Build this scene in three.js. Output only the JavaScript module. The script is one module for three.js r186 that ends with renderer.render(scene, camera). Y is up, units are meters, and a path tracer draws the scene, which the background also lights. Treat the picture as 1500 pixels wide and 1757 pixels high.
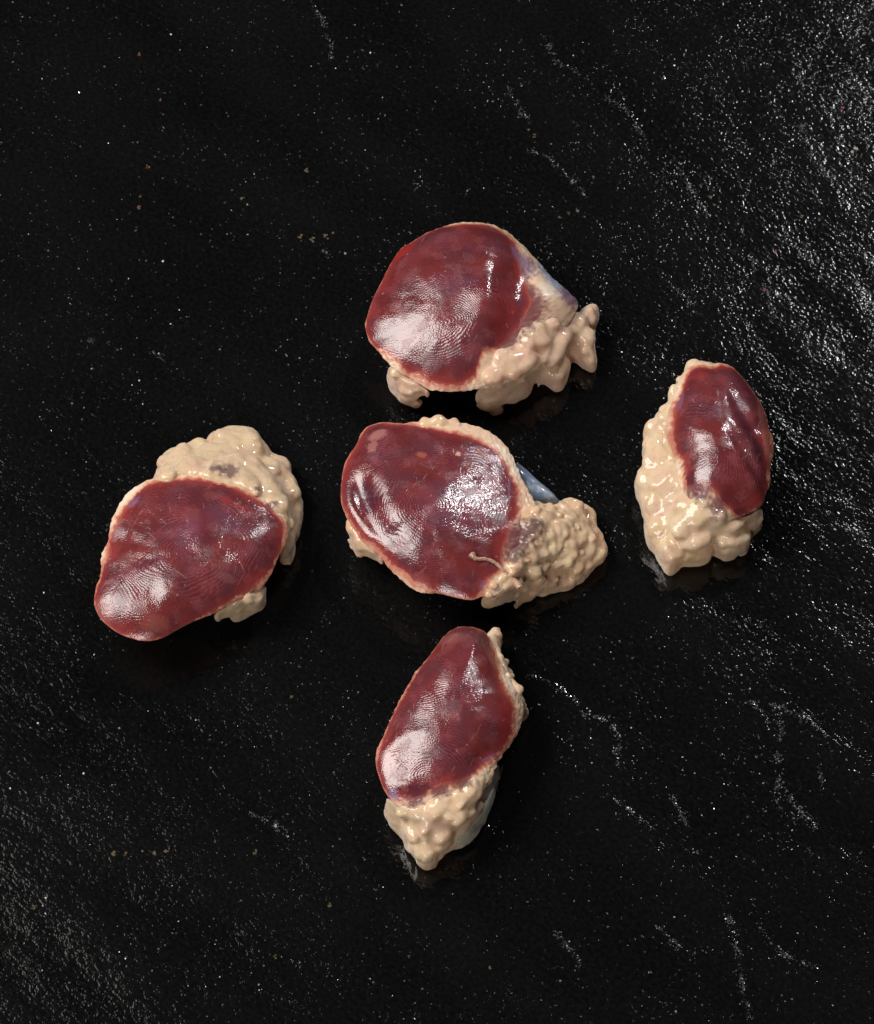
import * as THREE from 'three';
import { createNoise2D, createNoise3D } from 'simplex-noise';

// ---------------------------------------------------------------- camera, lamps, exposure
const scene = new THREE.Scene();
scene.background = new THREE.Color().setRGB(0.006, 0.006, 0.006);

const camera = new THREE.PerspectiveCamera(13.7099, 874 / 1024, 0.05, 20);
camera.position.set(0.0000, 0.8227, 0.4750);
camera.lookAt(0, 0, 0);

const renderer = new THREE.WebGLRenderer({ antialias: true });
renderer.toneMapping = THREE.LinearToneMapping;
renderer.toneMappingExposure = 0.96;
renderer.shadowMap.enabled = true;

function softbox(name, position, target, width, height, colour, intensity) {
  const l = new THREE.RectAreaLight(colour, intensity, width, height);
  l.name = name;
  l.position.set(...position);
  l.lookAt(...target);
  scene.add(l);
  return l;
}
// a broad softbox overhead on the left, a small hard studio head at the back right, a weak softbox in front
softbox('softbox_key', [-0.64, 0.88, -0.20], [0, 0, 0], 0.52, 0.64, new THREE.Color(1, 0.955, 0.91), 17);
softbox('fill_softbox', [-0.35, 0.62, 0.80], [0, 0, 0], 0.34, 0.34, new THREE.Color(1, 0.97, 0.93), 13);
softbox('studio_head', [0.34, 0.78, -0.66], [0, 0, 0], 0.06, 0.06, new THREE.Color(0.96, 0.98, 1), 400);

// ---------------------------------------------------------------- traced plan data (millimetres on the slate)
const GIZZARDS = {
  top: {
    c: [1.24, -41.64],
    shape: [12, 6.5, 2.3, 1.25],
    tilt: [0.13, -0.12],
    body: [17.41, 17.37, 17.21, 17.13, 17.12, 17.16, 17.23, 17.33, 17.46, 17.64, 17.89, 18.24, 18.71, 19.3, 19.97, 20.72, 21.57, 22.45, 23.06, 23.42, 24.0, 24.71, 25.43, 26.03, 26.64, 27.36, 28.02, 28.52, 28.93, 29.28, 29.53, 29.56, 29.3, 28.94, 28.59, 28.27, 28.01, 27.82, 27.72, 27.71, 27.83, 28.21, 28.85, 29.62, 30.51, 31.21, 30.48, 29.31, 28.17, 27.13, 26.22, 25.44, 24.77, 24.19, 23.73, 23.33, 22.9, 22.43, 21.96, 21.52, 21.1, 20.69, 20.24, 19.71, 19.18, 18.7, 18.36, 18.14, 18.0, 17.86, 17.72, 17.59, 17.48, 17.39, 17.31, 17.14, 16.78, 16.3, 15.96, 15.77, 15.68, 15.65, 15.7, 15.79, 15.8, 15.77, 15.75, 15.79, 15.86, 15.98, 16.19, 16.61, 16.97, 17.11, 17.21, 17.32],
    red: [17.31, 17.25, 17.12, 17.06, 17.04, 17.08, 17.16, 17.26, 17.39, 17.55, 17.79, 18.13, 18.6, 19.18, 19.84, 20.59, 21.45, 22.32, 22.81, 22.86, 23.35, 24.09, 24.78, 25.41, 25.74, 25.55, 25.74, 26.1, 26.58, 27.06, 27.39, 27.32, 27.08, 26.79, 26.28, 25.38, 24.25, 22.96, 21.92, 21.24, 20.78, 20.43, 20.2, 20.08, 20.0, 20.04, 19.93, 19.39, 18.75, 18.14, 17.55, 16.92, 16.31, 15.85, 15.53, 15.29, 15.06, 14.77, 14.29, 13.76, 13.39, 13.37, 13.75, 14.39, 15.32, 16.13, 16.39, 16.5, 16.71, 16.72, 16.63, 16.46, 16.19, 15.91, 15.79, 15.61, 15.08, 14.55, 14.52, 14.83, 14.96, 14.87, 14.61, 14.18, 14.1, 14.09, 14.13, 14.3, 14.65, 15.12, 15.78, 16.35, 16.72, 16.95, 17.12, 17.25],
    fat: [
      {kind: "fat", h: 5, thick: 3.6, sink: 0.52, seed: 11, lobe: 3.0, bead: 0.25, pts: [[11.17, 10.36], [13.58, 7.71], [16.4, 5.21], [17.62, 3.34], [21.27, 1.41], [25.33, -0.35], [27.37, 0.56], [28.61, -1.4], [30.73, -5.25], [33.78, -9.07], [35.29, -10.12], [35.22, -6.74], [34.34, -2.89], [34.45, 1.91], [34.47, 5.25], [33.57, 5.83], [31.98, 4.3], [30.38, 3.11], [29.17, 2.87], [28.54, 4.3], [28.63, 6.68], [27.45, 10.01], [26.22, 10.96], [24.22, 10.01], [22.75, 9.67], [21.28, 10.55], [19.65, 11.98], [19.28, 12.67], [17.68, 13.95], [15.24, 15.21], [13.25, 16.23], [10.45, 17.34], [9.04, 17.08], [8.81, 16.88], [8.01, 16.99], [7.38, 17.31], [8.77, 15.41], [9.57, 13.43]]},
      {kind: "fat", h: 7, hmax: 9.4, thick: 2.3, seed: 12, lobe: 1.6, pts: [[-12.46, 9.66], [-10.4, 10.58], [-7.6, 12.51], [-4.0, 15.28], [-3.2, 16.84], [-4.01, 15.56], [-6.82, 16.45], [-9.23, 15.5], [-10.44, 13.75], [-11.84, 11.79]]},
    ],
    marks: {dark: [[16.85, 0.76, 5.5], [19.69, -1.86, 4.5], [14.01, 5.01, 4], [18.73, -5.61, 3], [17.78, -10.42, 2.2]], blue: [[26.37, -11.88, 4], [23.99, -15.27, 3], [28.57, -9.47, 3.5]], purple: [[29.12, -7.08, 3.4], [17.83, -13.79, 4]], dents: [[16.05, -0.21, 4.5, 15, 0.15, -2.3], [10.43, -1.02, 4.5, 14, 0.15, 0.9]], spots: [[-8.92, -18.86, 4, 1.6, -0.7, 0, 0.75], [-12.98, -14.78, 1.5, 5, 0.5, 0, 0.5], [17.06, -17.08, 1.6, 3, -0.3, 1, 0.7], [10.18, 9.76, 1.6, 1.2, 0.3, 2, 0.6], [8.78, 11.95, 1.0, 1.6, 0, 1, 0.6], [14.04, -0.66, 3, 9, 0.1, 0, 0.35], [-8.81, 5.35, 3, 7, -0.5, 3, 0.25], [1.61, -6.83, 6, 3, 0, 1, 0.08]]},
  },
  centre: {
    c: [-2.12, 9.4],
    shape: [12.5, 5, 2.3, 1.2],
    tilt: [-0.04, 0.02],
    body: [17.35, 17.93, 18.53, 19.11, 19.65, 20.13, 20.62, 21.15, 21.78, 22.47, 23.12, 23.74, 24.27, 24.63, 25.38, 26.72, 27.48, 27.59, 27.28, 26.59, 25.83, 25.56, 25.45, 25.4, 25.53, 25.75, 25.95, 26.1, 26.08, 26.21, 26.4, 26.58, 26.58, 26.48, 26.27, 25.96, 25.56, 25.01, 24.42, 23.96, 23.62, 23.44, 23.39, 23.47, 23.83, 24.08, 24.32, 24.58, 24.78, 24.81, 24.72, 24.57, 24.42, 24.3, 24.21, 24.17, 24.16, 24.18, 24.18, 24.15, 24.11, 24.03, 23.71, 22.67, 22.36, 22.17, 21.41, 20.49, 19.62, 18.9, 18.49, 18.34, 18.27, 18.11, 17.78, 17.32, 16.81, 16.25, 15.75, 15.32, 14.94, 14.63, 14.35, 14.08, 13.87, 13.76, 13.78, 13.91, 14.18, 14.53, 14.91, 15.25, 15.56, 15.9, 16.3, 16.79],
    red: [17.0, 17.59, 18.22, 18.93, 19.55, 20.05, 20.53, 21.06, 21.66, 22.33, 22.97, 23.49, 24.0, 24.48, 25.17, 26.07, 26.98, 27.23, 26.84, 26.14, 25.57, 24.93, 23.92, 23.35, 22.84, 22.41, 22.13, 22.02, 22.04, 22.12, 22.2, 22.23, 22.27, 22.41, 22.66, 22.61, 22.3, 22.01, 21.68, 21.33, 20.99, 20.82, 20.88, 20.71, 20.4, 20.11, 19.88, 19.71, 19.47, 18.96, 18.42, 18.21, 18.2, 18.27, 18.37, 18.5, 18.77, 19.28, 19.91, 20.44, 20.45, 20.28, 20.67, 21.25, 21.88, 21.86, 21.16, 20.27, 19.43, 18.69, 18.17, 17.72, 17.14, 16.54, 16.3, 16.0, 15.2, 14.58, 14.16, 14.03, 13.86, 13.68, 13.46, 13.24, 13.07, 12.97, 12.96, 13.09, 13.35, 13.71, 14.16, 14.63, 15.06, 15.48, 15.93, 16.43],
    fat: [
      {kind: "fat", h: 3.5, thick: 3.8, seed: 21, lobe: 1.5, bead: 1, septa: 2.4, pts: [[20.37, -3.83], [22.15, -3.21], [23.58, -6.46], [25.9, -7.69], [29.16, -9.13], [31.42, -10.17], [34.55, -9.13], [36.33, -8.1], [37.19, -6.54], [37.14, -3.44], [38.89, -1.38], [39.63, 1.71], [39.0, 4.27], [36.97, 5.8], [35.14, 8.35], [31.99, 10.39], [27.97, 11.66], [24.85, 12.93], [20.83, 14.36], [16.76, 17.62], [14.07, 18.81], [11.85, 18.99], [12.72, 17.16], [15.37, 15.22], [16.7, 12.41], [16.71, 9.69], [18.94, 7.0], [19.85, 3.52], [20.32, 0.47]]},
      {kind: "fat", h: 8, hmax: 9.8, thick: 2.3, seed: 22, lobe: 1.6, pts: [[-17.59, -1.88], [-15.03, 1.45], [-11.91, 5.61], [-9.69, 8.83], [-10.54, 7.72], [-12.85, 6.55], [-15.07, 5.53], [-15.98, 3.74], [-16.89, 1.7], [-17.66, -0.34]]},
      {kind: "fat", h: 9, seed: 23, lobe: 1.6, pts: [[-2.72, -23.8], [-0.94, -25.72], [0.86, -26.54], [2.66, -27.72], [4.91, -27.46], [6.7, -25.51], [8.48, -23.28], [4.45, -22.6], [0.86, -22.94]]},
      {kind: "membrane", h: 7, hmax: 7.5, thick: 4, seed: 24, lobe: 0, pts: [[17.83, -16.38], [19.75, -18.25], [22.42, -16.16], [25.09, -13.56], [28.2, -10.73], [30.31, -8.04], [29.03, -6.07], [24.55, -6.3], [21.27, -4.06], [19.09, -8.11], [17.79, -12.32]]},
    ],
    marks: {sinew: [[9.45, 10.43], [10.55, 11.64], [12.75, 11.43], [14.73, 11.98], [16.71, 13.46], [18.91, 15.14], [20.22, 16.9]], dark: [[20.29, 6.23, 4], [22.09, 3.48, 4], [18.94, 9.72, 3], [23.89, 2.03, 2]], dents: [[-13.75, -4.28, 3, 7, -0.35, -1.6], [5.29, 1.44, 9, 9, 0, 0.4], [-8.82, 4.53, 6, 2.5, 0.9, -0.7]], spots: [[-10.99, -20.98, 2.6, 1.6, -0.6, 4, 0.65], [-12.08, -17.58, 1.2, 2.2, 0.2, 4, 0.5], [-1.35, -14.71, 1.5, 0.9, 0.3, 5, 0.7], [6.75, -15.28, 0.75, 0.7, 0, 6, 0.8], [12.37, -15.7, 3.2, 1.8, 0.5, 1, 1.0, 1], [17.98, -7.34, 0.3, 4.2, 0.05, 1, 0.7], [-13.08, -4.64, 2, 5, -0.3, 7, 0.6], [-7.49, 4.71, 3, 3, 0, 3, 0.3], [5.3, -1.62, 9, 7, 0, 1, 0.1], [12.3, 16.73, 1.6, 0.6, -0.7, 1, 0.6], [-8.82, 4.53, 5, 2, 0.8, 7, 0.3]]},
  },
  left: {
    c: [-53.66, 19.61],
    shape: [11.5, 4.5, 2.6, 1.25],
    tilt: [0.03, 0.03],
    body: [19.77, 19.79, 19.73, 19.41, 19.16, 19.33, 19.76, 20.26, 20.68, 21.07, 21.48, 21.92, 22.38, 22.8, 23.07, 23.2, 23.34, 23.43, 23.38, 23.38, 23.41, 23.46, 23.53, 23.66, 23.82, 23.95, 23.99, 23.96, 23.89, 23.84, 23.82, 23.81, 23.79, 23.76, 23.75, 23.75, 23.72, 23.66, 23.56, 23.4, 23.21, 23.02, 22.7, 22.13, 21.31, 20.46, 19.6, 18.94, 18.45, 18.06, 17.73, 17.51, 17.28, 16.89, 16.24, 15.54, 14.96, 14.54, 14.22, 13.96, 13.76, 13.61, 13.51, 13.47, 13.48, 13.51, 13.57, 13.63, 13.7, 13.84, 14.07, 14.43, 14.93, 15.56, 16.34, 17.34, 18.62, 19.8, 20.76, 21.45, 21.92, 22.33, 22.73, 23.06, 23.28, 23.47, 23.65, 23.62, 23.45, 23.15, 22.57, 21.85, 21.12, 20.37, 19.95, 19.79],
    red: [18.46, 18.12, 18.05, 18.4, 18.65, 18.79, 18.88, 18.88, 19.04, 19.33, 19.59, 19.83, 20.13, 20.49, 20.88, 21.24, 21.53, 21.64, 21.5, 21.23, 20.97, 20.69, 20.48, 20.32, 20.22, 20.1, 19.98, 19.89, 19.84, 19.83, 19.87, 19.93, 20.02, 20.16, 20.34, 20.54, 20.7, 20.87, 21.07, 21.33, 21.61, 21.9, 21.61, 21.11, 20.57, 19.95, 19.28, 18.67, 18.15, 17.71, 17.34, 17.01, 16.52, 15.97, 15.46, 14.97, 14.46, 13.99, 13.59, 13.29, 13.1, 13.0, 12.97, 12.97, 13.02, 13.1, 13.21, 13.34, 13.49, 13.69, 13.96, 14.34, 14.85, 15.49, 16.27, 17.24, 18.46, 19.61, 20.56, 21.23, 21.71, 22.16, 22.6, 22.95, 23.19, 23.4, 23.59, 23.55, 23.34, 23.03, 22.45, 21.53, 20.66, 20.0, 19.47, 18.97],
    fat: [
      {kind: "fat", h: 3.5, thick: 4, sink: 0.62, seed: 31, lobe: 3.6, bead: 0.3, septa: 5.5, pts: [[-9.58, -19.41], [-8.61, -24.29], [-8.82, -28.98], [-7.47, -32.02], [-5.42, -33.44], [-2.31, -34.04], [0.43, -35.67], [2.54, -35.06], [3.6, -34.45], [2.69, -35.87], [2.48, -37.09], [3.5, -38.31], [5.92, -39.05], [8.71, -39.21], [11.86, -38.8], [13.28, -37.7], [14.37, -35.46], [16.16, -33.03], [17.23, -31.82], [19.33, -31.41], [20.81, -30.2], [20.43, -27.78], [21.86, -25.36], [22.95, -22.56], [23.69, -19.36], [23.14, -14.5], [22.57, -11.27], [21.31, -9.71], [22.28, -9.6], [21.66, -7.16], [20.39, -4.64], [20.06, -7.79], [19.65, -11.09], [16.55, -13.78], [13.1, -16.37], [9.66, -17.77], [5.52, -19.32], [1.0, -21.15], [-2.76, -20.79], [-5.46, -19.94]]},
      {kind: "fat", h: 8, hmax: 8.9, thick: 2.4, seed: 32, lobe: 1.8, pts: [[5.9, 12.15], [5.59, 11.08], [8.91, 8.82], [11.9, 6.58], [14.22, 4.41], [16.21, 4.79], [15.75, 5.34], [15.95, 6.89], [14.79, 8.75], [12.1, 9.21], [9.76, 10.37], [6.73, 10.95]]},
    ],
    marks: {dark: [[7.7, -22.86, 2.6], [4.96, -23.09, 1.8], [14.2, -17.62, 0.9], [17.53, -13.81, 1.6]], dents: [[-15.68, -7.79, 3, 9, 0.3, -0.6], [-0.5, -5.5, 3, 5, 0.5, 0.35]], spots: [[-12.86, -14.86, 2, 0.9, -0.9, 1, 0.6], [-0.48, -4.71, 3.5, 6, 0.3, 1, 0.14], [6.53, -8.46, 6, 4, 0.5, 1, 0.1], [-18.35, 12.0, 2.5, 4, -0.2, 4, 0.3], [-7.72, 15.98, 4, 2, 0, 5, 0.25], [-2.22, 4.96, 0.25, 2.4, -0.9, 4, 0.3], [-8.65, -4.99, 0.2, 1.9, -0.7, 4, 0.3], [11.16, 2.4, 0.25, 1.6, -0.4, 4, 0.3], [7.85, 5.46, 2.5, 1.2, 0.2, 4, 0.15], [9.78, -12.92, 6, 1, 0.5, 0, 0.4]]},
  },
  right: {
    c: [63.46, -8.57],
    shape: [12, 6.5, 2.1, 1.3],
    tilt: [0.0, 0.0],
    body: [11.32, 11.55, 11.87, 12.24, 12.63, 13.07, 13.55, 14.01, 14.43, 14.83, 15.25, 15.73, 16.31, 16.98, 17.76, 18.65, 19.69, 20.85, 22.01, 22.95, 23.61, 24.09, 23.75, 23.1, 23.16, 22.85, 22.03, 20.91, 19.73, 18.63, 17.68, 16.85, 16.13, 15.5, 14.89, 14.29, 13.73, 13.22, 12.73, 12.28, 11.93, 11.75, 11.71, 11.71, 11.62, 11.49, 11.37, 11.27, 11.19, 11.12, 11.03, 10.96, 10.94, 11.01, 11.15, 11.36, 11.66, 12.21, 12.85, 13.2, 13.5, 13.87, 14.46, 15.3, 15.94, 16.25, 16.43, 16.61, 16.8, 17.0, 17.23, 17.54, 17.91, 18.28, 18.53, 18.64, 18.63, 18.41, 17.93, 17.24, 16.5, 15.8, 15.15, 14.54, 13.92, 13.34, 12.82, 12.4, 12.06, 11.77, 11.52, 11.34, 11.21, 11.13, 11.12, 11.18],
    red: [10.5, 10.69, 10.92, 11.18, 11.45, 11.71, 11.94, 12.32, 12.72, 13.15, 13.62, 14.15, 14.7, 15.24, 15.66, 16.2, 17.14, 18.33, 19.55, 20.86, 21.49, 21.09, 20.51, 20.63, 21.48, 21.24, 21.23, 20.41, 19.28, 18.27, 17.29, 16.45, 15.69, 14.99, 14.46, 13.99, 13.51, 13.01, 12.51, 12.06, 11.67, 11.36, 11.06, 10.73, 10.5, 10.38, 10.29, 10.22, 10.18, 10.19, 10.24, 10.32, 10.41, 10.5, 10.62, 10.77, 10.98, 11.19, 11.46, 12.34, 13.14, 13.73, 14.39, 15.21, 15.81, 16.1, 16.28, 16.46, 16.66, 16.87, 16.72, 15.64, 15.02, 14.24, 13.2, 12.67, 12.33, 12.06, 11.88, 11.91, 12.23, 12.6, 12.84, 12.78, 12.18, 11.49, 10.99, 10.59, 10.29, 10.05, 9.87, 9.8, 9.9, 10.03, 10.18, 10.33],
    fat: [
      {kind: "fat", h: 5.5, thick: 4.6, sink: 0.64, seed: 41, lobe: 3.4, bead: 0.2, pts: [[-9.27, -19.95], [-10.25, -17.44], [-11.74, -16.13], [-12.66, -14.76], [-13.68, -14.46], [-14.19, -12.3], [-14.67, -11.06], [-16.1, -10.97], [-16.9, -9.24], [-16.79, -7.46], [-17.29, -5.69], [-17.04, -3.57], [-16.32, -1.8], [-17.73, -0.04], [-18.69, 2.07], [-19.19, 4.18], [-18.79, 6.28], [-17.93, 8.38], [-17.68, 10.47], [-17.13, 12.56], [-17.05, 15.68], [-16.37, 18.45], [-14.91, 19.83], [-14.36, 21.9], [-13.2, 23.27], [-12.05, 25.16], [-10.84, 24.64], [-10.51, 23.61], [-8.73, 23.96], [-7.52, 23.61], [-5.71, 23.27], [-3.91, 22.93], [-2.98, 21.9], [-2.93, 20.52], [-1.44, 20.86], [0.01, 22.24], [1.82, 21.9], [3.95, 20.86], [5.52, 19.14], [5.7, 16.8], [7.03, 15.94], [8.14, 14.71], [8.65, 12.95], [6.66, 14.27], [5.13, 15.25], [2.41, 16.56], [-0.34, 16.23], [-3.33, 14.26], [-5.37, 12.9], [-8.23, 11.87], [-9.02, 7.31], [-9.52, 3.81], [-10.59, 0.83], [-11.69, -2.22], [-12.58, -5.37], [-11.79, -9.33], [-9.91, -13.37], [-8.0, -17.38], [-6.66, -20.58], [-4.85, -20.98], [-3.63, -21.26], [-4.53, -24.97], [-6.37, -24.17], [-8.23, -22.91]]},
    ],
    marks: {dark: [[-5.31, 12.42, 2.5], [-1.78, 15.65, 2.6], [-7.03, 11.06, 2]], dents: [[6.5, -2.47, 1.6, 12, -0.45, -1.0], [-0.53, -9.65, 2, 8, -0.9, -0.5], [5.0, 4.79, 1.2, 7, -0.5, -0.4]], spots: [[-9.35, -11.61, 0.9, 3, 0.2, 1, 0.5], [9.15, -4.7, 1.2, 9, -0.1, 4, 0.3], [-4.96, -17.96, 2.6, 1.5, 0, 0, 0.5], [1.31, -21.1, 2.5, 1, 0.2, 0, 0.6], [-1.19, 15.13, 2, 2, 0, 7, 0.5], [-7.59, 9.67, 1.6, 3, 0, 7, 0.6], [3.06, 15.9, 2, 0.8, -0.3, 7, 0.6]]},
  },
  bottom: {
    c: [2.14, 60.78],
    shape: [12, 6, 2.3, 1.25],
    tilt: [0.08, -0.08],
    body: [13.12, 12.82, 12.59, 12.42, 12.31, 12.24, 12.22, 12.24, 12.3, 12.41, 12.56, 12.75, 12.99, 13.3, 13.72, 14.24, 14.84, 15.48, 16.06, 16.69, 17.54, 18.66, 20.05, 21.84, 23.49, 24.76, 25.43, 25.62, 25.65, 25.34, 24.05, 22.94, 21.99, 21.01, 20.24, 19.66, 19.2, 18.85, 18.68, 18.6, 18.34, 17.92, 17.54, 17.27, 16.99, 16.56, 16.11, 15.69, 15.29, 14.91, 14.55, 14.22, 13.94, 13.62, 13.31, 13.14, 13.15, 13.27, 13.46, 13.72, 14.06, 14.5, 14.97, 15.44, 15.98, 16.62, 17.33, 18.07, 18.73, 19.24, 19.67, 20.02, 20.31, 20.52, 20.63, 20.7, 20.75, 20.82, 20.84, 20.78, 20.66, 20.49, 20.17, 19.72, 19.23, 18.67, 18.2, 17.79, 17.39, 16.93, 16.46, 15.9, 15.17, 14.5, 13.96, 13.5],
    red: [12.8, 12.51, 12.28, 12.08, 11.93, 11.81, 11.75, 11.73, 11.75, 11.84, 11.97, 12.17, 12.42, 12.74, 13.09, 13.47, 13.91, 14.47, 15.29, 16.22, 17.23, 18.38, 19.77, 21.47, 23.17, 24.41, 25.18, 25.37, 25.39, 24.8, 23.36, 21.53, 20.05, 18.83, 17.69, 16.58, 15.77, 15.23, 14.83, 14.54, 14.37, 14.36, 14.55, 14.64, 14.5, 14.26, 14.01, 13.84, 13.69, 13.71, 13.55, 13.33, 13.11, 12.91, 12.71, 12.53, 12.35, 12.12, 11.83, 11.83, 11.87, 11.95, 12.05, 12.19, 12.38, 12.64, 12.93, 13.21, 13.45, 13.65, 13.83, 14.04, 14.25, 14.5, 14.88, 15.36, 16.03, 17.2, 18.26, 18.63, 18.83, 19.19, 19.59, 19.52, 19.18, 18.64, 18.06, 17.6, 17.17, 16.59, 15.81, 15.0, 14.46, 13.96, 13.51, 13.13],
    fat: [
      {kind: "fat", h: 5.5, thick: 4.4, sink: 0.98, seed: 51, lobe: 2.6, bead: 0.2, along: 1.9, pts: [[-13.43, 14.45], [-12.4, 16.8], [-11.03, 18.51], [-9.32, 20.03], [-8.79, 22.23], [-7.23, 25.28], [-6.2, 26.8], [-4.48, 27.86], [-3.1, 26.99], [-1.38, 25.47], [0.69, 24.14], [3.45, 21.85], [5.52, 18.96], [6.89, 16.96], [7.93, 15.48], [6.86, 15.34], [8.6, 12.6], [11.06, 7.89], [11.4, 6.74], [8.95, 8.79], [5.48, 12.43], [1.36, 14.92], [-1.39, 15.64], [-4.13, 16.5], [-6.87, 17.54], [-10.3, 16.49]]},
      {kind: "pouch", h: 4, hmax: 5, seed: 52, lobe: 0, pts: [[12.58, 2.32], [11.68, 6.21], [10.61, 10.09], [9.54, 13.94], [8.32, 16.92], [6.57, 19.98], [4.15, 22.66], [1.73, 23.69], [0.0, 23.04], [0.69, 19.32], [3.42, 19.38], [6.17, 15.9], [9.64, 9.75]]},
      {kind: "fat", h: 7, seed: 53, lobe: 1.2, pts: [[8.13, -24.61], [9.94, -27.46], [12.02, -28.04], [11.5, -24.34], [11.1, -20.65], [12.32, -19.09], [13.71, -16.88], [14.02, -13.98], [15.39, -11.08], [16.07, -9.06], [17.49, -9.12], [17.12, -8.04], [15.66, -6.27], [14.63, -8.91], [12.91, -11.57], [11.2, -15.66], [9.48, -19.73]]},
    ],
    marks: {dark: [[-6.87, 16.55, 2.6], [-1.38, 15.55, 2.4], [3.42, 13.68, 2.2]], purple: [[-11.0, 15.52, 1.5]], dents: [[-11.36, 10.3, 2.2, 5, 0.1, -0.3], [-9.28, 14.09, 2.5, 1.5, 0, 0.5], [6.88, 9.04, 6, 2.4, -0.6, -0.8]], spots: [[-11.89, 7.32, 1.7, 3.6, 0.15, 4, 0.35], [-11.35, 15.12, 1.2, 0.8, 0, 1, 0.8], [-5.84, 15.39, 4, 1.6, 0, 7, 0.55], [4.11, 12.28, 4, 1.4, -0.4, 7, 0.5], [12.47, -0.13, 2, 6, 0, 0, 0.4], [1.43, -20.66, 4, 2, 0, 4, 0.2], [8.96, 7.39, 3, 0.4, -0.6, 1, 0.6]]},
  },
};
const CRACKS = [
  [[-31.0, -141.7], [-27.9, -137.4], [-27.0, -133.9]],
  [[-27.5, -131.4], [-25.3, -128.3], [-25.5, -123.8]],
  [[16.3, -116.4], [18.6, -111.0], [21.7, -105.9]],
  [[25.0, -131.4], [28.4, -123.7], [33.2, -120.3]],
  [[40.0, -113.5], [45.4, -109.3], [48.6, -100.9]],
  [[21.2, -98.4], [27.3, -95.1], [34.6, -85.2]],
  [[51.0, -63.4], [58.8, -54.6]],
  [[67.3, -47.5], [69.4, -42.0]],
  [[57.0, -92.6], [59.8, -85.2], [63.0, -79.5]],
  [[79.8, -76.3], [82.0, -71.4], [86.1, -66.6]],
  [[72.0, -68.2], [73.2, -64.2]],
  [[75.1, -60.2], [77.4, -51.4]],
  [[83.9, -47.5], [84.5, -41.2]],
  [[19.7, 40.6], [25.4, 42.8], [29.8, 47.1], [31.6, 50.2], [37.9, 52.5], [39.6, 57.0], [38.5, 61.5]],
  [[68.4, 47.8], [70.2, 50.2], [71.8, 53.5]],
  [[72.5, 48.2], [77.8, 50.2], [81.5, 52.8], [84.5, 56.3]],
  [[74.4, 50.6], [74.5, 54.9], [73.5, 61.2], [73.2, 73.8]],
  [[82.3, 62.6], [82.7, 68.9]],
  [[50.1, 70.3], [51.3, 72.4], [53.4, 77.3]],
  [[36.3, 69.6], [40.6, 73.1], [46.1, 78.2]],
  [[54.1, 82.8], [55.3, 84.1]],
  [[74.5, 68.9], [76.9, 73.1], [81.0, 78.0]],
  [[61.6, 98.4], [63.5, 107.8], [64.1, 115.8], [65.3, 122.4]],
  [[77.2, 74.5], [77.3, 77.7]],
  [[-65.4, -42.7], [-61.0, -39.3]],
  [[-79.9, -45.9], [-77.8, -44.3]],
  [[-27.7, -71.4], [-24.2, -68.2]],
  [[-40.0, 74.5], [-34.9, 77.3], [-31.8, 80.0]],
  [[67.7, 101.1], [73.0, 107.8], [79.6, 110.5]],
  [[96.9, -122.8], [100.6, -114.3]],
  [[85.1, -105.9], [88.7, -94.3], [93.8, -87.7]],
  [[24.6, 102.5], [30.6, 109.2]],
  [[45.6, 99.8], [50.4, 105.1], [54.6, 107.8]],
];
const SPECKS = [
  [-71.0, -125.9, 0.62, 1],
  [-65.4, -112.7, 0.43, 1],
  [-67.8, -93.5, 0.56, 1],
  [-69.6, -82.0, 0.62, 1],
  [-69.3, -85.2, 0.37, 1],
  [-30.7, -92.6, 0.74, 0],
  [-45.5, -84.4, 0.62, 0],
  [-31.7, -73.8, 0.74, 0],
  [-29.0, -73.0, 0.74, 0],
  [-25.7, -73.8, 0.74, 0],
  [-24.3, -74.7, 0.5, 0],
  [-69.0, 83.9, 0.74, 0],
  [-66.5, 84.0, 0.5, 0],
  [-60.3, 83.9, 0.62, 0],
  [-57.8, 83.7, 0.74, 0],
  [-38.8, 83.6, 0.62, 0],
  [-85.5, 96.5, 0.56, 0],
  [-31.7, 46.4, 0.5, 0],
  [21.3, -103.9, 0.5, 0],
  [22.6, -102.3, 0.5, 0],
  [28.4, -79.5, 0.5, 0],
  [32.5, -81.2, 0.5, 0],
  [30.5, -80.3, 0.5, 0],
  [63.6, -85.2, 0.56, 0],
  [64.4, -82.8, 0.43, 0],
  [97.7, -98.1, 0.99, 2],
  [101.2, -112.3, 0.74, 2],
  [75.1, -59.4, 0.56, 3],
  [78.2, -69.8, 0.43, 3],
  [95.6, -110.1, 0.62, 3],
  [78.5, -94.3, 0.56, 0],
  [84.7, -79.5, 0.5, 0],
  [88.9, -83.6, 0.56, 0],
  [-22.8, 96.0, 0.56, 0],
  [39.0, 62.6, 0.43, 0],
  [-34.3, 107.8, 0.5, 0],
  [11.0, 110.5, 0.43, 0],
  [-6.1, 107.8, 0.37, 0],
];
const WETS = [[33.0, -28.0, 20, 12], [33.4, 21.7, 22, 13], [-0.6, 90.6, 13, 13], [20.1, 66.8, 9, 19], [-60.5, 39.2, 20, 11], [58.1, 14.4, 17, 9], [-32.2, 18.1, 10, 16], [-14.1, 32.7, 12, 8], [-13.2, -30.3, 10, 4], [25.4, 42.8, 12, 6]];

const MM = 1e-3;

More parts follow.
